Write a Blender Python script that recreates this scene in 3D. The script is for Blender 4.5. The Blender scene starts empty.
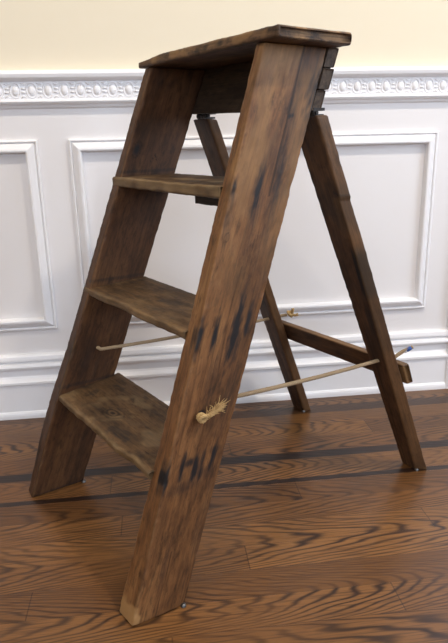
import bpy, bmesh, math, random
from mathutils import Vector, Matrix, noise
sc = bpy.context.scene
COL = sc.collection
random.seed(4)
PI = math.pi

# ------------------------------------------------------------------ node helpers
class NT:
    def __init__(s, name):
        s.m = bpy.data.materials.new(name); s.m.use_nodes = True
        s.t = s.m.node_tree; s.N = s.t.nodes; s.N.clear()
        s.out = s.N.new('ShaderNodeOutputMaterial')
        s.b = s.N.new('ShaderNodeBsdfPrincipled')
        s.t.links.new(s.b.outputs[0], s.out.inputs[0])
    def put(s, inp, v):
        if hasattr(v, 'is_output') or isinstance(v, bpy.types.NodeSocket): s.t.links.new(v, inp)
        else: inp.default_value = v
    def math(s, op, a, b=None, c=None, clamp=False):
        n = s.N.new('ShaderNodeMath'); n.operation = op; n.use_clamp = clamp
        for i, v in enumerate((a, b, c)):
            if v is not None: s.put(n.inputs[i], v)
        return n.outputs[0]
    def vmath(s, op, a, b):
        n = s.N.new('ShaderNodeVectorMath'); n.operation = op
        s.put(n.inputs[0], a); s.put(n.inputs[1], b); return n.outputs[0]
    def comb(s, x, y, z):
        n = s.N.new('ShaderNodeCombineXYZ')
        for i, v in enumerate((x, y, z)): s.put(n.inputs[i], v)
        return n.outputs[0]
    def sep(s, v):
        n = s.N.new('ShaderNodeSeparateXYZ'); s.put(n.inputs[0], v); return n.outputs
    def noise(s, vec, scale=1, detail=3, rough=.5, dist=0):
        n = s.N.new('ShaderNodeTexNoise'); s.put(n.inputs['Vector'], vec)
        n.inputs['Scale'].default_value = scale; n.inputs['Detail'].default_value = detail
        n.inputs['Roughness'].default_value = rough; n.inputs['Distortion'].default_value = dist
        return n.outputs[0]
    def white(s, vec):
        n = s.N.new('ShaderNodeTexWhiteNoise'); n.noise_dimensions = '3D'; s.put(n.inputs['Vector'], vec)
        return n.outputs[0]
    def attr(s, name):
        n = s.N.new('ShaderNodeAttribute'); n.attribute_name = name; return n
    def ramp(s, fac, stops):
        n = s.N.new('ShaderNodeValToRGB'); s.put(n.inputs[0], fac); e = n.color_ramp.elements
        while len(e) > 1: e.remove(e[-1])
        e[0].position = stops[0][0]; e[0].color = (*stops[0][1], 1)
        for p, c in stops[1:]:
            k = e.new(p); k.color = (*c, 1)
        return n.outputs[0]
    def mix(s, fac, a, b, mode='MIX'):
        n = s.N.new('ShaderNodeMix'); n.data_type = 'RGBA'; n.blend_type = mode
        s.put(n.inputs[0], fac)
        for i, v in ((6, a), (7, b)):
            if isinstance(v, tuple): v = (*v, 1) if len(v) == 3 else v
            s.put(n.inputs[i], v)
        return n.outputs[2]
    def maprange(s, v, a, b, c=0., d=1.):
        n = s.N.new('ShaderNodeMapRange'); s.put(n.inputs[0], v)
        for i, q in enumerate((a, b, c, d)): n.inputs[i+1].default_value = q
        return n.outputs[0]
    def bump(s, h, strength=.3, dist=.001):
        n = s.N.new('ShaderNodeBump'); s.put(n.inputs['Height'], h)
        n.inputs['Strength'].default_value = strength; n.inputs['Distance'].default_value = dist
        s.t.links.new(n.outputs[0], s.b.inputs['Normal']); return n

def srgb(r, g, b):
    f = lambda c: (c/255/12.92 if c/255 <= .04045 else ((c/255+.055)/1.055)**2.4)
    return (f(r), f(g), f(b))

def old_wood(name, dark, mid, light, rough=.55, streak=1.0, spec=.3, pale=srgb(150, 114, 72)):
    n = NT(name)
    g = n.attr('gc').outputs['Vector']
    w = n.attr('wear').outputs['Color']
    ws = n.sep(w)
    warp = n.noise(n.vmath('MULTIPLY', g, (14, 14, 3.0)), 1, 2)
    gx, gy, gz = n.sep(g)
    gv = n.comb(n.math('ADD', gx, n.math('MULTIPLY', warp, .02)), n.math('ADD', gy, n.math('MULTIPLY', warp, .01)), gz)
    a = n.noise(n.vmath('MULTIPLY', gv, (80, 80, 4.0)), 1, 4, .6)
    fib = n.noise(n.vmath('MULTIPLY', gv, (620, 620, 16)), 1, 3, .6)
    blot = n.noise(n.vmath('MULTIPLY', g, (16, 16, 7)), 1, 4, .62)
    grim = n.noise(n.vmath('MULTIPLY', g, (60, 60, 22)), 1, 4, .65)
    f = n.math('ADD', n.math('MULTIPLY', a, .34*streak), n.math('ADD', n.math('MULTIPLY', fib, .22), n.math('MULTIPLY', blot, .64)))
    f = n.maprange(f, .38, .82)
    c = n.ramp(f, [(0, dark), (.5, mid), (1, light)])
    mot = n.noise(n.vmath('MULTIPLY', g, (170, 170, 46)), 1, 3, .7)
    c = n.mix(n.maprange(mot, .52, .72, 0, .60), c, tuple(x*.75 for x in dark))
    c = n.mix(n.maprange(mot, .46, .30, 0, .16), c, tuple(min(1, x*1.1) for x in light))
    # old ink-like grime patches
    gm = n.maprange(grim, .54, .70)
    c = n.mix(n.math('MULTIPLY', gm, .6), c, tuple(x*.45 for x in dark))
    # annual rings, thin dark lines
    ring = n.math('SINE', n.math('MULTIPLY', n.noise(n.vmath('MULTIPLY', gv, (26, 26, 1.1)), 1, 1), 75))
    rl = n.maprange(ring, .55, 1.0)
    c = n.mix(n.math('MULTIPLY', rl, .2), c, tuple(x*.7 for x in dark))
    st = n.math('ADD', n.math('MULTIPLY', ws[0], 1.25), n.math('MULTIPLY', n.math('SUBTRACT', n.noise(n.vmath('MULTIPLY', g, (420, 420, 26)), 1, 3, .6), .5), 1.1))
    st = n.math('MULTIPLY', n.maprange(st, .12, 1.05), n.math('GREATER_THAN', ws[0], .02))
    c = n.mix(st, c, (.011, .009, .009))
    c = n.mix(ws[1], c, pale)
    c = n.mix(n.math('MULTIPLY', ws[2], .85, clamp=True), c, tuple(x*.35 for x in dark))
    n.t.links.new(c, n.b.inputs['Base Color'])
    n.t.links.new(n.maprange(fib, 0, 1, rough-.1, rough+.15), n.b.inputs['Roughness'])
    n.b.inputs['Specular IOR Level'].default_value = spec
    n.bump(n.math('ADD', n.math('MULTIPLY', fib, .5), n.math('SUBTRACT', a, n.math('ADD', n.math('MULTIPLY', gm, .3), n.math('MULTIPLY', ws[2], .5)))), .45, .0012)
    return n.m

W_STILE = old_wood('aged_pine_rail', srgb(46, 30, 16), srgb(104, 68, 38), srgb(147, 105, 64))
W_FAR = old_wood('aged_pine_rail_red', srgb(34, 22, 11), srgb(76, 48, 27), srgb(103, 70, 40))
W_TREAD = old_wood('worn_pine_tread', srgb(40, 27, 16), srgb(92, 67, 41), srgb(134, 104, 69), rough=.62, streak=.8, pale=srgb(142, 118, 84))
W_TOP = old_wood('worn_pine_top', srgb(46, 33, 23), srgb(104, 78, 54), srgb(150, 117, 82), rough=.6)
W_DARK = old_wood('dark_grimy_pine', srgb(30, 22, 16), srgb(70, 54, 40), srgb(98, 78, 58))
W_BLOCK = old_wood('broken_end_grain', srgb(36, 28, 22), srgb(78, 64, 52), srgb(110, 92, 74), rough=.7)
W_LEG = old_wood('aged_leg_wood', srgb(34, 22, 13), srgb(76, 50, 31), srgb(106, 75, 48))

def plain(name, col, rough=.5, metal=0, bumpscale=None, spec=.5, var=.06):
    n = NT(name)
    tc = n.N.new('ShaderNodeTexCoord').outputs['Object']
    q = n.noise(tc, 9, 3)
    n.t.links.new(n.mix(n.maprange(q, .3, .7), col, tuple(c*(1-var) for c in col)), n.b.inputs['Base Color'])
    n.b.inputs['Roughness'].default_value = rough; n.b.inputs['Metallic'].default_value = metal
    n.b.inputs['Specular IOR Level'].default_value = spec
    if bumpscale: n.bump(n.noise(tc, bumpscale, 4), .25, .0008)
    return n.m
PAINT = plain('white_trim_paint', srgb(240, 238, 237), .38, bumpscale=40, var=.02)
WALLP = plain('cream_wall_paint', srgb(230, 218, 192), .8, bumpscale=180, var=.02)
ROOMP = plain('tan_room_paint', srgb(170, 158, 140), .85, bumpscale=180, var=.02)
CEILP = plain('white_ceiling_paint', srgb(240, 238, 232), .9, bumpscale=150, var=.02)
METAL = plain('dull_steel', (.12, .115, .11), .4, 1.0)
IRON = plain('black_iron', (.03, .026, .024), .55, .6, bumpscale=200)
ROPE = plain('sisal_rope', srgb(172, 148, 116), .9, bumpscale=600, spec=.2, var=.35)
ROPED = plain('sisal_rope_frayed', srgb(190, 158, 108), .9, bumpscale=600, spec=.2, var=.3)
TAPE = plain('blue_tape', srgb(46, 84, 150), .5)
TAPEW = plain('pale_tape', srgb(186, 186, 190), .5)

def floor_mat():
    n = NT('stained_oak_strip_floor')
    P = n.N.new('ShaderNodeTexCoord').outputs['Object']
    X, Y, Z = n.sep(P)
    d = n.math('MULTIPLY', Y, -1.)                          # distance from the wall
    inner = n.math('GREATER_THAN', d, .424)
    r1 = n.math('DIVIDE', n.math('SUBTRACT', d, .424), .0635)
    r2 = n.math('SUBTRACT', n.math('DIVIDE', n.math('SUBTRACT', d, .101), .0643), 20.)
    rr = n.math('ADD', n.math('MULTIPLY', r1, inner), n.math('MULTIPLY', r2, n.math('SUBTRACT', 1., inner)))
    row = n.math('FLOOR', rr); fy = n.math('FRACT', n.math('ADD', rr, 40.))
    band = lambda a, b: n.math('MULTIPLY', n.math('GREATER_THAN', d, a), n.math('LESS_THAN', d, b))
    mid = band(.333, .406)
    row = n.math('ADD', n.math('MULTIPLY', row, n.math('SUBTRACT', 1., mid)), n.math('MULTIPLY', mid, 77.))
    fy = n.math('ADD', n.math('MULTIPLY', fy, n.math('SUBTRACT', 1., mid)), n.math('MULTIPLY', mid, n.math('DIVIDE', n.math('SUBTRACT', d, .333), .073)))
    off = n.math('FRACT', n.math('MULTIPLY', n.math('SUBTRACT', row, 5.), .61803))
    px = n.math('DIVIDE', n.math('SUBTRACT', X, .358), .95)
    px = n.math('SUBTRACT', px, off)
    pid = n.math('FLOOR', px); fx = n.math('FRACT', px)
    rnd = n.white(n.comb(row, pid, 3.3)); rnd2 = n.white(n.comb(row, pid, 8.1))
    # contours of a field stretched along the board: cathedral figure
    pair = n.math('FLOOR', n.math('DIVIDE', n.math('ADD', row, .001), 2.))
    h1 = n.white(n.comb(pair, 1.5, 2.5)); h2 = n.white(n.comb(pair, 7.5, 4.5))
    ly = n.math('SUBTRACT', n.math('ADD', n.math('SUBTRACT', row, n.math('MULTIPLY', pair, 2.)), fy), n.math('ADD', .7, n.math('MULTIPLY', h1, .6)))
    warp = n.noise(n.comb(n.math('MULTIPLY', X, 3.2), n.math('MULTIPLY', Y, 20.), n.math('MULTIPLY', pair, 3.7)), 1, 2.5, .5)
    sg = n.math('SUBTRACT', n.math('MULTIPLY', n.math('GREATER_THAN', h2, .35), 2.), 1.)
    A = n.math('ADD', 70., n.math('MULTIPLY', h1, 110.))
    para = n.math('ADD', n.math('MULTIPLY', X, sg), n.math('MULTIPLY', n.math('MULTIPLY', ly, ly), .30))
    ph = n.math('ADD', n.math('MULTIPLY', A, para), n.math('MULTIPLY', warp, 34.))
    s1 = n.math('SINE', ph)
    lines = n.math('POWER', n.maprange(s1, -.35, 1.), 1.6)
    fine = n.noise(n.comb(n.math('MULTIPLY', X, 11.), n.math('MULTIPLY', Y, 330.), n.math('MULTIPLY', rnd, 9.)), 1, 3, .6)
    flecks = n.maprange(fine, .48, .68)
    mod = n.noise(n.comb(n.math('MULTIPLY', X, 3.), n.math('MULTIPLY', Y, 9.), rnd), 1, 3)
    base = n.ramp(n.math('ADD', n.math('MULTIPLY', rnd, .55), n.math('MULTIPLY', mod, .5)),
                  [(0, srgb(80, 52, 28)), (.5, srgb(110, 73, 39)), (1, srgb(136, 94, 51))])
    c = n.mix(n.math('MULTIPLY', lines, n.maprange(mod, .3, .66, .12, .95)), base, srgb(38, 23, 14))
    c = n.mix(n.math('MULTIPLY', flecks, .62), c, srgb(56, 34, 21))
    darkstrip = n.math('MAXIMUM', n.math('MAXIMUM', band(.298, .328), band(.407, .422)),
                       n.math('MULTIPLY', band(.058, .101), n.math('MULTIPLY', n.math('GREATER_THAN', X, .17), .75)))
    walnut = n.mix(n.maprange(fine, .3, .7), srgb(18, 11, 10), srgb(36, 23, 19))
    c = n.mix(n.math('MULTIPLY', darkstrip, .93), c, walnut)
    # seams
    e = n.math('MINIMUM', fy, n.math('SUBTRACT', 1., fy))
    seam = n.math('LESS_THAN', e, .009)
    ex = n.math('LESS_THAN', n.math('MINIMUM', fx, n.math('SUBTRACT', 1., fx)), .0012)
    seam = n.math('MAXIMUM', seam, ex)
    seam = n.math('MULTIPLY', seam, n.math('SUBTRACT', 1., darkstrip))
    c = n.mix(n.math('MULTIPLY', seam, .45), c, srgb(30, 18, 12))
    n.t.links.new(c, n.b.inputs['Base Color'])
    n.t.links.new(n.maprange(fine, 0, 1, .27, .42), n.b.inputs['Roughness'])
    n.b.inputs['Specular IOR Level'].default_value = .32
    n.b.inputs['Coat Weight'].default_value = .08; n.b.inputs['Coat Roughness'].default_value = .22
    n.bump(n.math('SUBTRACT', n.math('MULTIPLY', fine, -.35), n.math('ADD', seam, n.math('MULTIPLY', lines, .3))), .35, .0006)
    return n.m

# ------------------------------------------------------------------ mesh helpers
def mk(name, verts, faces, mat, parent=None, smooth=False, mats=None):
    me = bpy.data.meshes.new(name); me.from_pydata([tuple(v) for v in verts], [], faces); me.update()
    me.materials.append(mat)
    o = bpy.data.objects.new(name, me); COL.objects.link(o)
    if smooth:
        for p in me.polygons: p.use_smooth = True
    if parent: o.parent = parent
    bm = bmesh.new(); bm.from_mesh(me); bmesh.ops.recalc_face_normals(bm, faces=bm.faces); bm.to_mesh(me); bm.free()
    return o
def struct(o): o['kind'] = 'structure'; return o
def box_mesh(boxes):
    V, F = [], []
    for (x0, x1, y0, y1, z0, z1) in boxes:
        k = len(V)
        V += [(x, y, z) for z in (z0, z1) for (x, y) in ((x0, y0), (x1, y0), (x1, y1), (x0, y1))]
        F += [tuple(k+i for i in f) for f in ((0, 3, 2, 1), (4, 5, 6, 7), (0, 1, 5, 4), (1, 2, 6, 5), (2, 3, 7, 6), (3, 0, 4, 7))]
    return V, F

WEAR = {}
def board(name, bc, tc, mat, parent, r=.003, re=.003, step=.004, wob=.0006, seed=0, shape=None, wear=None, r_off=None):
    """hewn board: lofted rounded-rectangle rings between two end quads (corners order a0b0,a1b0,a1b1,a0b1; ladder u,v,z)"""
    loc = lambda p: Vector((p[1], p[0], p[2]))
    bc = [loc(p) for p in bc]; tc = [loc(p) for p in tc]
    W = ((bc[1]-bc[0]).length+(tc[1]-tc[0]).length)/2; T = ((bc[3]-bc[0]).length+(tc[3]-tc[0]).length)/2
    L = ((tc[0]-bc[0]).length+(tc[2]-bc[2]).length)/2
    nA = max(4, int(W/step)); nB = max(3, int(T/step)); nC = max(8, int(L/step)); q = 4
    ring = []
    def arc(cx, cy, a0):
        for i in range(q+1):
            a = a0+i/q*PI/2; ring.append((cx+r*math.cos(a), cy+r*math.sin(a)))
    arc(W-r, r, -PI/2)
    for i in range(1, nB): ring.append((W, r+(T-2*r)*i/nB))
    arc(W-r, T-r, 0)
    for i in range(1, nA): ring.append((W-r-(W-2*r)*i/nA, T))
    arc(r, T-r, PI/2)
    for i in range(1, nB): ring.append((0, T-r-(T-2*r)*i/nB))
    arc(r, r, PI)
    for i in range(1, nA): ring.append((r+(W-2*r)*i/nA, 0))
    n = len(ring)
    rows = []                                   # (c in metres, inset scale)
    for i in range(4): a = i/4*PI/2; rows.append((re*(1-math.sin(a)), re*(1-math.cos(a))))
    for i in range(nC+1): rows.append((re+(L-2*re)*i/nC, 0))
    for i in range(3, -1, -1): a = i/4*PI/2; rows.append((L-re*(1-math.sin(a)), re*(1-math.cos(a))))
    V, F, GC, WR = [], [], [], []
    so = Vector((seed*1.37, seed*.71, seed*2.3))
    def add(a, b, c):
        if shape: da, db, dc = shape(a, b, c, W, T, L); a2, b2, c2 = a+da, b+db, c+dc
        else: a2, b2, c2 = a, b, c
        A, B, C = a2/W, b2/T, c2/L
        p0 = bc[0].lerp(bc[1], A); p1 = bc[3].lerp(bc[2], A); pb = p0.lerp(p1, B)
        p0 = tc[0].lerp(tc[1], A); p1 = tc[3].lerp(tc[2], A); pt = p0.lerp(p1, B)
        p = pb.lerp(pt, C)
        V.append(p); GC.append(Vector((a, b, c))+so)
        w = wear(a, b, c, W, T, L) if wear else (0, 0, 0)
        WR.append(w)
    for (c, ins) in rows:
        for (a, b) in ring:
            # inset ring for rounded ends
            a1 = W/2+(a-W/2)*(1-2*ins/W); b1 = T/2+(b-T/2)*(1-2*ins/T)
            # hand-worn wobble, strongest on the edges
            ed = max(abs(a-W/2)/(W/2), 0)**8*max(abs(b-T/2)/(T/2), 0)**4
            nz = noise.noise(Vector((a*30+seed, b*30, c*14)))*wob+noise.noise(Vector((a*90, b*90+seed, c*60)))*wob*(.35+1.6*ed)
            s = -abs(nz)*1.3
            da = (a-W/2)/(W/2); db = (b-T/2)/(T/2)
            m = max(abs(da), abs(db))
            a1 += s*(da if abs(da) > .97*m else 0); b1 += s*(db if abs(db) > .97*m else 0)
            if ed > .3: a1 += -abs(noise.noise(Vector((seed*3, a*10, c*45))))*.002*da*ed; b1 += -abs(noise.noise(Vector((seed*5, b*10, c*38))))*.0016*db*ed
            add(a1, b1, c)
    R = len(rows)
    for j in range(R-1):
        for i in range(n):
            F.append((j*n+i, j*n+(i+1) % n, (j+1)*n+(i+1) % n, (j+1)*n+i))
    for end, (c, ins) in ((0, rows[0]), (R-1, rows[-1])):
        prev = [end*n+i for i in range(n)]
        for k in (.66, .33):
            cur = []
            for (a, b) in ring:
                a1 = W/2+(a-W/2)*(1-2*ins/W)*k; b1 = T/2+(b-T/2)*(1-2*ins/T)*k
                cur.append(len(V)); add(a1, b1, c)
            for i in range(n): F.append((prev[i], prev[(i+1) % n], cur[(i+1) % n], cur[i]))
            prev = cur
        ctr = len(V); add(W/2, T/2, c)
        for i in range(n): F.append((prev[i], prev[(i+1) % n], ctr))
    o = mk(name, V, F, mat, parent, smooth=True)
    me = o.data
    at = me.attributes.new('gc', 'FLOAT_VECTOR', 'POINT'); at.data.foreach_set('vector', [x for g in GC for x in g])
    at = me.attributes.new('wear', 'FLOAT_COLOR', 'POINT'); at.data.foreach_set('color', [x for w in WR for x in (*w, 1.)])  # wear, and also some light and shade put into the colour
    return o

def tube(pts, rad, seg=8, cap=True):
    V, F = [], []
    pts = [Vector(p) for p in pts]
    up = Vector((0, 0, 1)); prevn = None
    for i, p in enumerate(pts):
        t = (pts[min(i+1, len(pts)-1)]-pts[max(i-1, 0)]).normalized()
        if prevn is None:
            a = up if abs(t.dot(up)) < .95 else Vector((1, 0, 0)); nn = t.cross(a).normalized()
        else: nn = (prevn-t*prevn.dot(t)).normalized()
        prevn = nn; bb = t.cross(nn)
        rr = rad[i] if isinstance(rad, (list, tuple)) else rad
        for k in range(seg):
            a = 2*PI*k/seg; V.append(p+(nn*math.cos(a)+bb*math.sin(a))*rr)
    for i in range(len(pts)-1):
        for k in range(seg):
            F.append((i*seg+k, i*seg+(k+1) % seg, (i+1)*seg+(k+1) % seg, (i+1)*seg+k))
    if cap:
        F.append(tuple(range(seg))[::-1]); F.append(tuple((len(pts)-1)*seg+k for k in range(seg)))
    return V, F
def join(parts):
    V, F = [], []
    for v, f in parts:
        k = len(V); V += list(v); F += [tuple(k+i for i in q) for q in f]
    return V, F
def twisted(pts, R, strands=3, pitch=.011, per=.0012):
    """laid rope: three strands wound round a path"""
    pts = [Vector(p) for p in pts]
    L = [0]
    for i in range(1, len(pts)): L.append(L[-1]+(pts[i]-pts[i-1]).length)
    N = max(8, int(L[-1]/per)); path = []
    for j in range(N+1):
        s = L[-1]*j/N; i = 1
        while i < len(L)-1 and L[i] < s: i += 1
        t = (s-L[i-1])/max(L[i]-L[i-1], 1e-9); path.append(pts[i-1].lerp(pts[i], t))
    frames = []; pn = None
    for j, p in enumerate(path):
        t = (path[min(j+1, N)]-path[max(j-1, 0)]).normalized()
        if pn is None: a = Vector((0, 0, 1)) if abs(t.z) < .9 else Vector((1, 0, 0)); pn = t.cross(a).normalized()
        pn = (pn-t*pn.dot(t)).normalized(); frames.append((p, pn.copy(), t.cross(pn)))
    out = []
    for k in range(strands):
        q = []
        for j, (p, a, b) in enumerate(frames):
            an = 2*PI*(L[-1]*j/N/pitch+k/strands); q.append(p+(a*math.cos(an)+b*math.sin(an))*R*.52)
        out.append(tube(q, R*.56, 6))
    return join(out)

def L3(u, v, z): return Vector((v, u, z))

# ------------------------------------------------------------------ ladder
root = bpy.data.objects.new('step_ladder', None); COL.objects.link(root)
root.location = (-.0897, -.7352, 0); root.rotation_euler = (0, 0, .4917)
root['label'] = 'old brown wooden folding step ladder with worn treads and rope stays on the oak floor'
root['category'] = 'step ladder'
H = .84; VT = .301; WT = .363
sm = lambda x: max(0., min(1., x))**2*(3-2*max(0., min(1., x)))
def streak(a, c, a0, c0, ra, rc, lean=0):
    """soft elongated mark, ragged by noise"""
    da = (a-a0-(c-c0)*lean)/ra; dc = (c-c0)/rc
    dd = math.sqrt(da*da+dc*dc)+noise.noise(Vector((a*260, c*70, a0*50)))*.45
    return sm((1.5-dd)/1.25)

# near rail: face corners a=front->back (v), b=outer(u low)->inner, c=bottom->top
nb = [(-.051, .000, 0), (-.057, .091, 0), (-.036, .098, 0), (-.008, -.003, 0)]
nt = [(.0, VT, H), (-.002, VT+.126, H), (.020, VT+.126, H), (.0195, VT, H)]
LN = math.dist(nb[0], nt[0])
near_marks = []
def mk_from_vz(v, z, ra, rc, s=1., lean=0):
    vf = VT*z/H; k = z/H; wid = .088*(1-k)+.126*k
    near_marks.append(((v-vf)/wid, z/H*LN, ra, rc, s, lean))
for (v, z, ra, rc, s) in [(.155, .437, .0045, .030, .9), (.181, .435, .0045, .028, .95), (.216, .432, .0075, .060, 1.), (.214, .395, .006, .035, .6), (.243, .447, .0045, .030, .9),
                       (.232, .643, .004, .018, .9), (.230, .625, .004, .020, .5), (.276, .640, .0055, .040, .9), (.268, .60, .006, .05, .45), (.313, .640, .006, .055, .7),
                       (.079, .222, .004, .026, 1.), (.106, .230, .0045, .022, 1.), (.127, .224, .006, .026, 1.), (.142, .236, .004, .022, .7), (.158, .229, .0045, .026, .95), (.183, .234, .006, .022, .7), (.118, .236, .016, .007, .75), (.135, .212, .005, .016, .8), (.165, .245, .012, .007, .5),
                       (.40, .775, .016, .055, .85), (.385, .70, .014, .05, .45), (.35, .77, .004, .02, .4), (.342, .742, (.0024), .0034, 1.), (.348, .743, (.0024), .0034, 1.),
                       (.13, .13, .012, .12, .35), (.20, .33, .012, .08, .35), (.17, .36, .010, .07, .3), (.11, .20, .03, .012, .45), (.15, .21, .02, .012, .4), (.30, .60, .01, .06, .35), (.22, .60, .008, .05, .3), (.06, .08, .006, .06, .35), (.272, .775, .005, .05, .3)]:
    mk_from_vz(v, z-(.008 if .42 < z < .46 else 0), ra*(1.25 if ra > .0025 else 1), rc*1.05, s)
def wear_light_near(a, b, c, W, T, L):
    d = p = k = 0
    if b < T*.45:
        A = a/W
        for (a0, c0, ra, rc, s, ln) in near_marks:
            d = max(d, s*streak(a, c, a0*W+.003, c0, ra, rc))
        # long split below the top and the greyer strip beside it
        cr = abs(a-(.067+(L-c)*.012+noise.noise(Vector((0, 0, c*9)))*.002))
        if c > L*.74: k = max(k, sm(1.3-cr/.0022)*1.0)
        cr2 = abs(a-(.052+noise.noise(Vector((3, 0, c*7)))*.006))
        if .30*L < c < .62*L: k = max(k, sm(1.1-cr2/.0018)*.55)
        if c < .12*L: k = max(k, sm(1.1-abs(a-.047-c*.02)/.0013)*.9)
        if a > .07 and c > .8*L: d = max(d, .5*sm((a-.068)/.006)*sm((c-.8*L)/.05)*(.7+noise.noise(Vector((a*60, 0, c*9)))))
        # dent by the front edge
        ring = abs(math.hypot((a-.012)/.8, (c-.675*L)/1.4)-.005)
        k = max(k, sm(1-ring/.0016)*.6)
    # split and pale foot corner
    e = math.hypot(a/.8, c/1.6)+noise.noise(Vector((a*90, b*90, c*70)))*.006
    p = sm((.022-e)/.006)*.95
    if b < T*.3 and a > .014: p *= .2
    # rubbed pale front arris
    ar = math.hypot(a, min(b, T-b))
    p = max(p, .35*sm(1.2-ar/.004)*(.5+.9*noise.noise(Vector((0, 1, c*17)))))
    
    if b < T*.5: p = max(p, .42*sm(c/L*2.2-.95)*sm(.55+1.3*noise.noise(Vector((a*22, 3, c*7)))+.5*noise.noise(Vector((a*80, 3, c*30)))))*(1-d)  # upper part paler: worn wood, partly top light put into the colour
    e2 = math.hypot(a-.041, c-.364*L)
    if b < T*.5: d = max(d, .85*sm(1.3-abs(e2-.005)/.004))
    return (min(d, .96), max(0, p), k)
def shape_near(a, b, c, W, T, L):
    dc = da = 0
    if c < .03:     # worn front toe
        t = sm((.02-a)/.02)*sm((.03-c)/.03); da = t*.001*(1-c/.03); dc = .002*t
    return (da, 0, dc)
board('side_rail', nb, nt, W_STILE, root, r=.003, step=.0022, wob=.0009, seed=1, wear=wear_light_near, shape=shape_near)['label'] = 'near side rail with rows of black nail streaks'

# far rail (inner face towards the camera)
fb = [(.420, -.005, 0), (.412, .103, 0), (.384, .103, 0), (.386, -.009, 0)]
ft = [(WT+.003, VT, H), (WT+.003, VT+.126, H), (WT-.021, VT+.126, H), (WT-.021, VT, H)]
def wear_far(a, b, c, W, T, L):
    d = p = k = 0
    if b > T*.5:
        z = c/L*H
        # round knot near the front edge
        e = math.hypot((a-.018)/.0085, (c-.822*L)/.0150)
        d = max(d, sm(1.3-e)*.85)
        k = max(k, sm(1-abs(e-1.05)/.18)*.8)
        for (a0, c0, ln) in ((.058, .802, .5), (.064, .802, -.5), (.076, .806, .1)):
            k = max(k, sm(1.3-abs(a-a0-(c-c0*L)*ln)/.0012)*sm(1.4-abs(c-c0*L)/.009))
        for (zz, tl) in ((.649, .10), (.441, .12), (.231, .13)):
            d = max(d, .5*sm(1.3-abs(z-zz-.0005*math.sin(a*60))/.0045))
        d = max(d, .5*streak(a, c, .06, .20*L, .003, .03), .35*streak(a, c, .04, .33*L, .012, .05))
    ar = math.hypot(a, min(b, T-b))
    p = max(p, .30*sm(1.2-ar/.004)*(.5+.9*noise.noise(Vector((5, 1, c*17)))))
    if c < .02: d = max(d, .5*sm((.012-c)/.01))
    return (min(d, .95), max(p, 0), k)
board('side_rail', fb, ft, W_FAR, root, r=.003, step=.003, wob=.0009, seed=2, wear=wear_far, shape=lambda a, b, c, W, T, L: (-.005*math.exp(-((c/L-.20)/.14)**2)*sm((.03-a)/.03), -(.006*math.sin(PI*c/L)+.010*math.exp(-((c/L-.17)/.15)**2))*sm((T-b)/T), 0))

def un(z): return -.047*(1-z/H)+.0*(z/H)           # near rail outer u
def inn(z): return -.011*(1-z/H)+.0195*(z/H)        # near rail inner u at front
def inn_b(z): return -.036*(1-z/H)+.020*(z/H)
def fin(z): return .383*(1-z/H)+(WT-.021)*(z/H)

# treads: a front->back, b bottom->top, c near->far
STEP = .003
def tread(z, th, depth, seed, tf, knot=None, wave=.002, pale=.0, fz=(0, 0), fv=0):
    zf = z; z0 = z-th
    f = VT*z/H-tf; bk = VT*z/H+depth-tf
    bcn = [(inn(z)-.004, f, z0), (inn_b(z)*.5+inn(z)*.5-.006, bk, z0), (inn_b(z)*.5+inn(z)*.5-.006, bk, zf), (inn(z)-.004, f, zf)]
    tcn = [(fin(z)+.005, f, z0+fz[0]), (fin(z)+.005, bk-fv, z0+fz[1]), (fin(z)+.005, bk-fv, zf+fz[1]), (fin(z)+.005, f, zf+fz[0])]
    def shape(a, b, c, W, T, L):
        fr = sm((.035-a)/.035)
        da = fr*(noise.noise(Vector((seed*7, 0, c*11)))*wave+noise.noise(Vector((seed*2, 4, c*40)))*wave*.4)
        # rounded, foot-worn nosing
        wearz = fr*abs(noise.noise(Vector((seed*3, 2, c*16))))*.003
        db = -wearz*(b/T)+sm((.02-a)/.02)*(1-b/T)*(.002+.003*abs(noise.noise(Vector((seed, 9, c*22)))))
        db += (-.0022*math.sin(PI*sm(c/L))*sm(b/T)*math.exp(-((a-.05)/.05)**2))
        dc = 0
        am = .092+(W-.092)*sm((c-.004)/.075)
        if a > .06: da += (a-.06)*(am-.06)/(W-.06)-(a-.06)
        if a < tf+.003 and c > L-.02: dc = (.024)*sm((c-(L-.02))/.02)*sm((tf+.003-a)/.003)
        return (da, db, dc)
    def wear(a, b, c, W, T, L):  # wear, plus painted shade on the underside
        d = p = k = 0
        if b > T*.5 and knot:
            ka, kc = knot
            x = (a-ka)/.72; y = (c-kc)/1.25
            rr_ = math.hypot(x, y)*(1+.38*noise.noise(Vector((x*42, y*42, 2))))
            k = max(k, (.5+.5*math.sin(rr_*640))*sm((.030-rr_)/.016)*.85)
            d = max(d, .55*sm((.007-rr_)/.003))
        # grime against the rails
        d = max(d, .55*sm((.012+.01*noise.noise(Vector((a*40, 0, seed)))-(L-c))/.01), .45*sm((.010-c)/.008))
        gr = noise.noise(Vector((a*22+seed, c*16, 3)))+.5*noise.noise(Vector((a*60+seed, c*45, 3)))
        d = max(d, .5*sm((gr-.28)/.35))
        p = sm((-.08-gr)/.35)*pale
        p = max(p, sm((.010-a)/.008)*(.22+pale)*(.6+.7*noise.noise(Vector((seed, b*60, c*30)))))
        if b < T*.3: d = max(d, .3)  # underside darkened, shade painted into the colour
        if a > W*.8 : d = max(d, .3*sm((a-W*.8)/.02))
        return (d, max(p, 0), k)
    return board('tread', bcn, tcn, W_TREAD, root, r=min(.005, th*.3), re=.002, step=.0019 if knot else .003, wob=.0009, seed=seed, shape=shape, wear=wear)
tread(.641, .0225, .138, 11, .008, None, .0022, .45)
tread(.4315, .018, .136, 12, .008, None, .0032, .12, (-.003, .004), .006)
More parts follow.
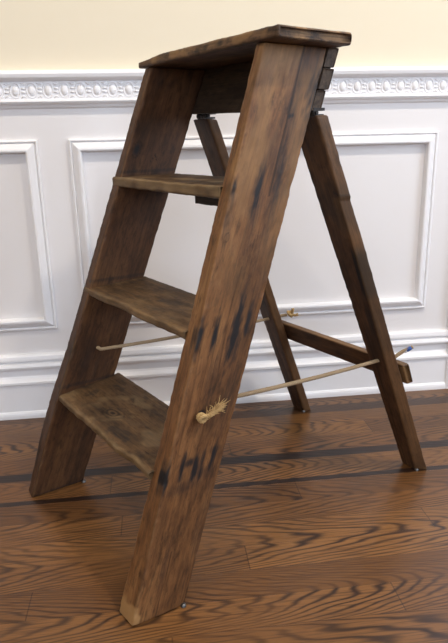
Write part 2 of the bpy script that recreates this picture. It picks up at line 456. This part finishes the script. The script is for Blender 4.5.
tread(.2222, .0165, .152, 13, .013, (.050, .236), .0050, .25, (-.007, .011), .014)

# top board
toz = .8405
tb = [(-.037, VT-.007, toz), (-.037, VT+.146, toz-.0015), (-.037, VT+.147, toz+.0180), (-.037, VT-.007, toz+.0185)]
tt = [(WT+.024, VT-.007, toz), (WT+.024, VT+.146, toz), (WT+.024, VT+.146, toz+.016), (WT+.024, VT-.007, toz+.0175)]
def shape_top(a, b, c, W, T, L):
    db = 0; da = 0
    t = sm((c-(L-.10))/.10)*sm((.07-a)/.07); db -= t*.006*(b/T)
    db -= .0011*abs(noise.noise(Vector((a*14, 0, c*9))))*(b/T)
    fr = sm((.03-a)/.03); da = fr*noise.noise(Vector((1, 2, c*12)))*.0018
    # rounded corners in plan
    for (ca, cc) in ((0, 0), (0, L), (W, 0), (W, L)):
        x = abs(a-ca); y = abs(c-cc); R = .014
        if x < R and y < R:
            q = math.hypot(R-x, R-y)
            if q > R:
                f = 1-R/q; da += (R-x)*f*(1 if ca == 0 else -1)*1
    return (da, db, 0)
def wear_top(a, b, c, W, T, L):
    gr = noise.noise(Vector((a*30, b*50, c*22)))+.5*noise.noise(Vector((a*80, b*60, c*60)))
    d = .6*sm((gr-.15)/.4)
    p = sm((-.05-gr)/.35)*.5
    if c < .03 and gr > -.1: d = max(d, .35)
    if b < T*.15: d = max(d, .45); p *= .3
    if .05 < abs(c-.30) < .055: d = max(d, .3)
    d = max(d, .6*streak(c, b, .30, T*.8, .05, .004))
    return (d, p, .7*sm(1.3-abs(b-T*.55-.002*noise.noise(Vector((c*9, 0, 0))))/.0008) if c < .01 else 0)
board('top_board', tb, tt, W_TOP, root, r=.006, re=.006, step=.0033, wob=.0006, seed=21, shape=shape_top, wear=wear_top)

# back board behind the rails (end grain broken into blocks)
def vb(z): return VT*z/H+.1255
def backq(u, z): return (u, vb(z), z), (u, vb(z)+.0235, z)
a0, a1 = backq(0, .744); a2, a3 = backq(0, .8385)
bq = lambda u, zb=.745: [(u, a0[1]+.002, zb), (u, a2[1]+.002, .8412), (u, a3[1]+.002, .8412), (u, a1[1]+.002, zb)]
def shape_back(a, b, c, W, T, L):
    dc = db = 0
    if c < .02:
        for g in (.034, .064): 
            dc += .007*sm(1.2-abs(a-g-.003*math.sin(b*300))/.0022)*(1-c/.02)
        dc += (.003*noise.noise(Vector((math.floor(a/.032)*3.3, 0, 0)))+.0003*noise.noise(Vector((a*150, b*150, 0))))*(1-c/.02)
        if b > T*.5:
            for g, s in ((.034, 1), (.064, -1)):
                db -= .004*sm(1.4-abs(a-g)/.0025)
            if a < .03: db -= .004*sm((.03-a)/.03)
    return (0, db, dc)
def wear_back(a, b, c, W, T, L):
    d = .3
    if c < .015:
        d = .25+.3*noise.noise(Vector((a*60, b*60, 3)))
        for g in (.034, .064): d = max(d, .95*sm(1.5-abs(a-g)/.003))
    return (d, 0, 0)
bbd = board('back_board', bq(.004, .747), bq(WT+.001, .756), W_DARK, root, r=.003, re=.002, step=.0028, wob=.0005, seed=31, wear=lambda *q: (.25, 0, 0))
def blockq(u, z0, z1, t=0): return [(u, vb(z0)+.002, z0), (u, vb(z1)+.002, z1), (u, vb(z1)+.0255+t, z1), (u, vb(z0)+.0255+t, z0)]
for q, (z0, z1, u0, t) in enumerate(((.7465, .7773, -.001, -.0025), (.778, .8095, -.004, .0), (.8105, .8405, -.002, .0005))):
    board('end_block', blockq(u0, z0, z1, t), blockq(.013, z0, z1, t), W_BLOCK, bbd, r=.0018, re=.002, step=.0025, wob=.0008, seed=70+q, wear=lambda a, b, c, W, T, L: (.3*sm(noise.noise(Vector((a*90, b*90, 5)))/.5+.4), 0, 0))

# cleat under the highest tread
v0 = .302
board('support_cleat', [(.020, v0, .594), (.020, v0+.03, .594), (.020, v0+.03, .6185), (.020, v0, .6185)],
      [(.205, v0, .594), (.205, v0+.03, .594), (.205, v0+.03, .6185), (.205, v0, .6185)], W_DARK, root, r=.001, re=.001, seed=41, wear=lambda *q: (.6, 0, 0))

# rear legs: a = far->near across (u), b front->back
def leg(bc, tc, seed, chip=False):
    def wear(a, b, c, W, T, L):
        d = k = p = 0
        gr = noise.noise(Vector((a*30+seed, 0, c*7)))
        d = .45*sm((gr-.05)/.4)
        d = max(d, .6*sm((c-(L-.05))/.04)*.5)
        k = .8*sm(1.2-abs(a-W*.35-.004*noise.noise(Vector((seed, 0, c*8))))/.001)*(1 if c < .45*L else 0)
        if chip: 
            if a > W*.8: d = max(d, .8*sm(1.2-abs(c-.825*L-(W-a)*.6)/.005))
            if a > W*.8 and .52*L < c < .72*L: d = max(d, .85*sm((.72*L-c)/.04)*sm((c-.52*L)/.06))
            if a > W*.7 and .72*L < c < .82*L: p = .12
            d = max(d, .6*streak(a, c, W*.8, .5*L, .008, .07), .5*streak(a, c, W*.55, .42*L, .005, .06))
        if c < .03: p = .35*sm((.02-c)/.02)*sm((noise.noise(Vector((a*90, b*90, c*50)))+.1)/.3)
        ar = math.hypot(W-a, b); p = max(p, .22*sm(1.2-ar/.003)); p = max(p, .12 if a > W-.003 else 0)
        return (d, p, k)
    def shape(a, b, c, W, T, L):
        da = 0
        if chip and a > W*.7:
            da = -.0025*sm((.82*L-c)/.004)*sm((c-.68*L)/.12)*sm((a-W*.7)/(W*.3))
        return (da, 0, 0)
    return board('rear_leg', bc, tc, W_LEG, root, r=.003, re=.003, step=.0032, wob=.0005, seed=seed, wear=wear, shape=shape)
leg([(.020, .712, 0), (-.020, .710, 0), (-.035, .732, 0), (.010, .738, 0)], [(.057, .402, .740), (-.005, .402, .740), (-.006, .428, .740), (.057, .428, .740)], 51, True)
leg([(.393, .716, 0), (.347, .716, 0), (.343, .738, 0), (.393, .741, 0)], [(.360, .401, .746), (.303, .401, .746), (.300, .423, .744), (.356, .424, .744)], 52)

def lv(z): return .716+(.402-.716)*z/.738      # leg front plane
# cross bar behind the legs
def cbq(u, zb=.2225, zt=.2695):
    return [(u, lv(zb)+.0255, zb), (u, lv(zt)+.0255, zt), (u, lv(zt)+.0465, zt), (u, lv(zb)+.0465, zb)]
def wear_light_bar(a, b, c, W, T, L):
    p = .45*sm(1.2-(W-a)/.003)*(.7+.5*noise.noise(Vector((0, b*50, c*20)))); d = .25*sm((noise.noise(Vector((a*40, 0, c*9))))/.3)
    if c < .012 and a < W-.004: p = .45; d = 0  # near end face lightened in colour, since little light reaches it
    return (d, max(p, 0), 0)
board('cross_bar', cbq(-.030), cbq(.385), W_LEG, root, r=.004, re=.006, step=.0035, wob=.0005, seed=61, wear=wear_light_bar)

# hinges between back board and legs
def hinge(u, z):
    parts = []
    v = .405
    parts.append(tube([L3(u-.017, v, z), L3(u+.017, v, z)], .0055, 12))
    for s in (-.011, 0, .011): parts.append(tube([L3(u+s-.0045, v, z), L3(u+s+.0045, v, z)], .0065, 12))
    parts.append(box_mesh([(v-.004, v+.020, u-.016, u+.016, z+.003, z+.0075), (v-.002, v+.018, u-.016, u+.016, z-.0055, z-.002)]))
    V, F = join(parts)
    h = mk('hinge', V, F, IRON, root)
    V, F = tube([L3(u-.020, v, z), L3(u+.020, v, z)], .0028, 10)
    mk('hinge_pin', V, F, IRON, h)
hinge(.016, .7435); hinge(.325, .751)

# glides under the feet
def glide(v, u, name='foot_glide'):
    segs = 12; V = [(v, u, .0052)]; F = []
    for j, (rr_, zz) in enumerate(((.002, .0048), (.0042, .003), (.005, .0005))):
        for k in range(segs): V.append((v+rr_*math.cos(2*PI*k/segs), u+rr_*math.sin(2*PI*k/segs), zz))
    for k in range(segs): F.append((0, 1+k, 1+(k+1) % segs))
    for j in range(2):
        for k in range(segs): F.append((1+j*segs+k, 1+(j+1)*segs+k, 1+(j+1)*segs+(k+1) % segs, 1+j*segs+(k+1) % segs))
    mk(name, V, F, METAL, root, True)
glide(.088, -.058); glide(.103, .381); glide(.712, -.020); glide(.716, .350)

# ---- rope stays
RR = .0038
def sag(p, q, s, n=24):
    p = Vector(p); q = Vector(q)
    return [p.lerp(q, i/n)+Vector((0, 0, -s*4*(i/n)*(1-i/n))) for i in range(n+1)]
# near rope: hole in near rail -> through near leg
ph = L3(-.036, .149, .306); pi = L3(.004, .165, .304)
pe = L3(.006, .598, .277); px = L3(-.004, .634, .279); tip = L3(-.021, .660, .297)
path = [ph, pi]+sag(pi, pe, .004)[1:]+[px, px.lerp(tip, .5)+Vector((0, 0, .002)), tip]
V, F = twisted(path, RR)
rope = mk('rope', V, F, ROPE, root, True); rope['label'] = 'rope stay from the near side rail, its end bound with blue tape'
d = (tip-px).normalized()
V, F = tube([tip-d*.010, tip-d*.002, tip+d*.001], [.0042, .0043, .0036], 12); mk('blue_tape', V, F, TAPE, rope, True)
V, F = tube([tip-d*.014, tip-d*.010], .0040, 12); mk('pale_tape', V, F, TAPEW, rope, True)
V, F = tube([tip+d*.001, tip+d*.004], [.0033, .0036], 10); mk('rope_end', V, F, ROPED, rope, True)
# knot outside near rail + frayed tail
def knot_at(c, axis, R, turns=1.6, r=.0032, seed=0):
    a = Vector(axis).normalized(); b = a.cross(Vector((0, 0, 1))).normalized(); e = a.cross(b)
    pts = []
    for i in range(40):
        t = i/39*2*PI*turns
        rad = R*(1+.15*math.sin(t*1.5+seed))
        pts.append(c+b*rad*math.cos(t)+e*rad*math.sin(t)+a*(.0035*math.sin(t*.75+seed)+.0015*turns*i/39))
    return twisted(pts, r, per=.0009, pitch=.009)
kc = L3(-.041, .145, .305)
parts = [knot_at(kc, (0, -1, 0), .0048, 2.1, .0032)]
tail = [kc+Vector((.003, -.003, .001)), kc+Vector((.013, -.008, .004)), kc+Vector((.026, -.010, .011))]
parts.append(twisted(tail, .0036, per=.0009, pitch=.012))
V, F = join(parts); kn = mk('rope_knot', V, F, ROPED, rope, True); kn['label'] = 'pale frayed knot on the outer face of the near rail'
parts = []
rnd = random.Random(3)
for i in range(170):
    q_ = rnd.random()**.6
    p0 = kc+Vector((.006+q_*.022, -.006-q_*.004+rnd.gauss(0, .0022), .002+q_*.010+rnd.gauss(0, .0025)))
    dr = Vector((.9+rnd.gauss(0, .35), rnd.gauss(-.15, .35), .62+rnd.gauss(0, .45))).normalized()
    ln = rnd.uniform(.004, .013); bend = Vector((rnd.gauss(0, .4), rnd.gauss(0, .4), rnd.gauss(.1, .4)))*ln
    pts = [p0+dr*ln*t+bend*t*t*.6 for t in (0, .25, .5, .75, 1)]
    if max(p.y for p in pts) > -.036: continue
    parts.append(tube(pts, [.0006, .00055, .0005, .0004, .0002], 4))
V, F = join(parts); mk('frayed_fibres', V, F, ROPED, rope)
# far rope
qa = L3(.385, .156, .300); qb = L3(.355, .158, .301)
qe = L3(.352, .596, .283)
qf = L3(.345, .632, .286)
V, F = twisted([L3(.392, .150, .300), qa, qb]+sag(qb, qe, .003)[1:]+[qf, L3(.336, .640, .289)], RR*.95)
rope2 = mk('rope', V, F, ROPE, root, True); rope2['label'] = 'rope stay from the far side rail, knotted behind the far leg'
c2 = L3(.325, .640, .293)
parts = [knot_at(c2, (.6, -.5, .2), .0058, 2.0, .0036, 1), twisted([c2, c2+Vector((.002, -.008, .007)), c2+Vector((0, -.012, .016))], .0036, per=.0009), twisted([c2, c2+Vector((.006, -.014, -.001)), c2+Vector((.009, -.020, .002))], .0036, per=.0009)]
V, F = join(parts); mk('rope_knot', V, F, ROPED, rope2, True)

# ------------------------------------------------------------------ room
WY = .012          # wall face
XL, XR, YF, ZC = -2.0, 2.2, -3.8, 2.6
o = struct(mk('floor', *box_mesh([(XL, XR, YF, WY+.1, -.04, 0)]), floor_mat()))
RZ = .843          # wainscot meets painted wall
me = struct(mk('wall_back', *box_mesh([(XL, .905, WY, WY+.1, 0, ZC), (.905, 1.72, WY, WY+.1, 2.08, ZC), (1.72, XR, WY, WY+.1, 0, ZC)]), NT('x').m))
def wall_mat():
    n = NT('wall_cream_over_white')
    z = n.sep(n.N.new('ShaderNodeTexCoord').outputs['Object'])
    tc = n.N.new('ShaderNodeTexCoord').outputs['Object']
    m = n.math('GREATER_THAN', z[2], RZ)
    c = n.mix(m, srgb(233, 229, 226), srgb(230, 218, 192))
    n.t.links.new(c, n.b.inputs['Base Color'])
    n.t.links.new(n.maprange(m, 0, 1, .45, .8), n.b.inputs['Roughness'])
    n.bump(n.noise(tc, 140, 4), .12, .0006)
    return n.m
me.data.materials[0] = wall_mat()
struct(mk('wall_left', *box_mesh([(XL-.1, XL, YF, WY+.1, 0, ZC)]), ROOMP))
fx0, fx1, fz0, fz1 = -1.3, .9, .7, 2.1
struct(mk('wall_front', *box_mesh([(XL-.1, fx0, YF-.1, YF, 0, ZC), (fx1, XR+.1, YF-.1, YF, 0, ZC), (fx0, fx1, YF-.1, YF, 0, fz0), (fx0, fx1, YF-.1, YF, fz1, ZC)]), ROOMP))
struct(mk('added_window_2', *box_mesh([(fx0, fx0+.05, YF-.07, YF-.02, fz0, fz1), (fx1-.05, fx1, YF-.07, YF-.02, fz0, fz1), (-.22, -.18, YF-.065, YF-.025, fz0, fz1), (fx0+.05, fx1-.05, YF-.07, YF-.02, fz0, fz0+.05), (fx0+.05, fx1-.05, YF-.07, YF-.02, fz1-.05, fz1)]), PAINT))  # unseen window added to go with the cool fill light
# right wall with a window opening
wy0, wy1, wz0, wz1 = -2.3, -.7, .75, 2.15
struct(mk('wall_right', *box_mesh([(XR, XR+.1, YF, wy0, 0, ZC), (XR, XR+.1, wy1, WY+.1, 0, ZC), (XR, XR+.1, wy0, wy1, 0, wz0), (XR, XR+.1, wy0, wy1, wz1, ZC)]), ROOMP))
struct(mk('window_1', *box_mesh([(XR+.02, XR+.07, wy0, wy0+.05, wz0, wz1), (XR+.02, XR+.07, wy1-.05, wy1, wz0, wz1), (XR+.02, XR+.07, wy0, wy1, wz0, wz0+.05), (XR+.02, XR+.07, wy0, wy1, wz1-.05, wz1),
     (XR+.03, XR+.06, (wy0+wy1)/2-.02, (wy0+wy1)/2+.02, wz0, wz1)]), PAINT))
struct(mk('ceiling', *box_mesh([(XL-.1, XR+.1, YF-.1, WY+.1, ZC, ZC+.1)]), CEILP))

def extrude_x(profile, x0, x1, base=WY):
    """profile: list of (out, z) from top to bottom, out = distance out of the wall"""
    n = len(profile); V = []
    for x in (x0, x1):
        for (d_, z) in profile: V.append((x, base-d_, z))
    F = [(i, i+1, n+i+1, n+i) for i in range(n-1)]
    F += [(n-1, 0, n, 2*n-1)]
    F.append(tuple(range(n))); F.append(tuple(range(2*n-1, n-1, -1)))
    return V, F
DX = .815
# chair rail with egg and bead ornament
rail = [(0, .866), (.020, .866), (.026, .863), (.028, .857), (.026, .850), (.019, .845), (.015, .8435), (.011, .8425), (.011, .803), (.014, .8025), (.018, .801), (.019, .798), (.016, .794), (.009, .791), (.006, .786), (0, .783)]
parts = [extrude_x(rail, XL, DX+.0)]
def egg(cx, cz):
    V, F = [], []; n1, n2 = 14, 4
    for j in range(n2+1):
        t = j/n2*PI/2
        for k in range(n1):
            a = 2*PI*k/n1; V.append((cx+.0080*math.cos(t)*math.cos(a), WY-.011-.0045*math.sin(t), cz+.0118*math.cos(t)*math.sin(a)))
    for j in range(n2):
        for k in range(n1): F.append((j*n1+k, j*n1+(k+1) % n1, (j+1)*n1+(k+1) % n1, (j+1)*n1+k))
    out = [(V, F)]
    pts = [(cx+.0120*math.cos(2*PI*k/20), WY-.0112, cz+.0162*math.sin(2*PI*k/20)) for k in range(21)]
    out.append(tube(pts, (.0015), 6, False))
    for dz in (-.0042, .0042):
        out.append(tube([(cx+.0135, WY-.0115, cz+dz), (cx+.0185, WY-.0125, cz+dz), (cx+.0235, WY-.0115, cz+dz)], [.0016, .0023, .0016], 6))
    for dz in (-.0165, .0165):
        out.append(tube([(cx+.0125, WY-.0108, cz+dz), (cx+.0185, WY-.0116, cz+dz*.72), (cx+.0245, WY-.0108, cz+dz)], .0014, 5))
    return out
x = -1.0+.003
PX = .03705
k0 = int((-1.2+.259)/PX)
i = 0
x = -.2595-PX*24
while x < DX-.02:
    parts += egg(x, .8228); x += PX
V, F = join(parts); tr = struct(mk('trim_1', V, F, PAINT))
for p in tr.data.polygons: p.use_smooth = len(p.vertices) == 4 and p.area < 1e-4

# picture-frame mouldings
def frame(name, x0, x1, z0, z1):
    prof = [(0, 0), (0, .007), (.0035, .009), (.0055, .0085), (.0072, .0040), (.0095, .0080), (.021, .0165), (.0255, .0175), (.0285, .0160), (.0300, .010), (.031, 0)]
    V, F = [], []; n = len(prof)
    for (cx, cz, sx, sz) in ((x0, z0, 1, 1), (x1, z0, -1, 1), (x1, z1, -1, -1), (x0, z1, 1, -1)):
        for (ins, h) in prof: V.append((cx+sx*ins, WY-h, cz+sz*ins))
    for c in range(4):
        for i in range(n-1): F.append((c*n+i, c*n+i+1, ((c+1) % 4)*n+i+1, ((c+1) % 4)*n+i))
    return struct(mk(name, V, F, PAINT))
frame('trim_2', -.1885, .742, .243, .714)
frame('trim_3', -1.19, -.2600, .243, .714)

# baseboard
base = [(0, .176), (.008, .176), (.012, .172), (.014, .164), (.014, .160), (.007, .1575), (.007, .1545), (.016, .1515), (.019, .145), (.018, .1405), (.009, .137), (.007, .132), (.007, .116), (.010, .111), (.016, .107), (.020, .103), (.020, .097), (.0145, .094), (.0145, .019), (.017, .018), (.020, .014), (.0215, .008), (.0215, 0), (0, 0)]
V, F = extrude_x(base, XL, DX)
struct(mk('baseboard_back', V, F, PAINT))
# door opening at the right: casing and door leaf
cas = [(DX, .020), (DX+.006, .024), (DX+.012, .018), (DX+.070, .018), (DX+.085, .026), (DX+.092, .026), (DX+.092, 0), (DX, 0)]
V = []; n = len(cas)
for z in (0, 2.1):
    for (xx, dd) in cas: V.append((xx, WY-dd, z))
F = [(i, (i+1) % n, n+(i+1) % n, n+i) for i in range(n)]+[tuple(range(n))[::-1], tuple(range(n, 2*n))]
struct(mk('trim_4', V, F, PAINT))
dl, dr = .907, 1.718
drm = struct(mk('door_1', *box_mesh([(dl, dl+.09, WY+.02, WY+.06, .006, 2.075), (dr-.09, dr, WY+.02, WY+.06, .006, 2.075), (dl+.09, dr-.09, WY+.02, WY+.06, .006, .20), (dl+.09, dr-.09, WY+.02, WY+.06, 1.97, 2.075)]), PAINT))
gl = NT('door_glass'); gl.N.remove(gl.b)
t_ = gl.N.new('ShaderNodeBsdfTransparent'); g_ = gl.N.new('ShaderNodeBsdfGlossy'); g_.inputs['Roughness'].default_value = .02; x_ = gl.N.new('ShaderNodeMixShader'); x_.inputs[0].default_value = .06
gl.t.links.new(t_.outputs[0], x_.inputs[1]); gl.t.links.new(g_.outputs[0], x_.inputs[2]); gl.t.links.new(x_.outputs[0], gl.out.inputs[0])
mk('door_glass', *box_mesh([(dl+.09, dr-.09, WY+.038, WY+.042, .20, 1.97)]), gl.m, drm)

# recessed ceiling lights
GL = NT('lamp_glow'); GL.N.remove(GL.b); em = GL.N.new('ShaderNodeEmission'); em.inputs[0].default_value = (1, .86, .68, 1); em.inputs[1].default_value = 6
GL.t.links.new(em.outputs[0], GL.out.inputs[0])
spots = [(-.75, -1.15), (1.05, -1.15), (-.75, -2.7), (1.05, -2.7)]
def add_light(name, kind, loc, rot, energy, color, **kw):
    l = bpy.data.lights.new(name, kind); l.energy = energy; l.color = color
    for k, v in kw.items(): setattr(l, k, v)
    o = bpy.data.objects.new(name, l); COL.objects.link(o); o.location = loc; o.rotation_euler = rot; return o
for i, (sx, sy) in enumerate(spots):
    r0 = bpy.data.objects.new('recessed_ceiling_light', None); COL.objects.link(r0); r0.location = (sx, sy, ZC)
    r0['label'] = 'round recessed ceiling light above the ' + ('left of the wainscot wall', 'right of the wainscot wall', 'left rear of the room', 'right rear of the room')[i]
    r0['category'] = 'ceiling light'; r0['group'] = 'recessed ceiling lights'
    pts = [(.072*math.cos(2*PI*k/28), .072*math.sin(2*PI*k/28), -.004) for k in range(29)]
    mk('trim_ring', *tube(pts, .006, 8, False), PAINT, r0, True)
    V = [(0, 0, -.0035)]+[(.066*math.cos(2*PI*k/28), .066*math.sin(2*PI*k/28), -.0035) for k in range(28)]
    mk('lens', V, [(0, 1+k, 1+(k+1) % 28) for k in range(28)], GL.m, r0)
    add_light('ceiling_lamp', 'AREA', (sx, sy, ZC-.02), (0, 0, 0), (15, 26, 4, 5)[i], (1, .89, .77), shape='DISK', size=.13)
# daylight through the right window
add_light('window_daylight', 'AREA', (XR-.02, (wy0+wy1)/2, (wz0+wz1)/2), (0, math.radians(90), 0), 24, (.78, .87, 1.0), shape='RECTANGLE', size=1.35, size_y=1.5)
add_light('front_fill_light', 'AREA', ((fx0+fx1)/2, YF+.02, (fz0+fz1)/2), (math.radians(90), 0, 0), 15, (.80, .87, 1.0), shape='RECTANGLE', size=2.1, size_y=1.35)  # added fill from behind the camera to lift the wainscot
w = bpy.data.worlds.new('sky'); sc.world = w; w.use_nodes = True
w.node_tree.nodes['Background'].inputs[0].default_value = (.62, .76, 1, 1); w.node_tree.nodes['Background'].inputs[1].default_value = 3.2

# ------------------------------------------------------------------ camera
pitch, roll, yaw = .2968, -.0225, .1150
hc, D, f = .7082, 1.5264, 599.85
fw = Vector((math.sin(yaw)*math.cos(pitch), math.cos(yaw)*math.cos(pitch), -math.sin(pitch)))
r_ = Vector((math.cos(yaw), -math.sin(yaw), 0)); u_ = r_.cross(fw)
r2 = r_*math.cos(roll)+u_*math.sin(roll); u2 = -r_*math.sin(roll)+u_*math.cos(roll)
cd = bpy.data.cameras.new('camera'); cam = bpy.data.objects.new('camera', cd); COL.objects.link(cam)
M = Matrix((r2, u2, -fw)).transposed().to_4x4(); M.translation = (0, -D, hc); cam.matrix_world = M
cd.sensor_fit = 'HORIZONTAL'; cd.sensor_width = 36; cd.lens = f/448*36; cd.clip_start = .01
sc.camera = cam
vs = sc.view_settings; vs.view_transform = 'Standard'; vs.look = 'None'; vs.exposure = 0.10; vs.gamma = 1; vs.use_curve_mapping = False
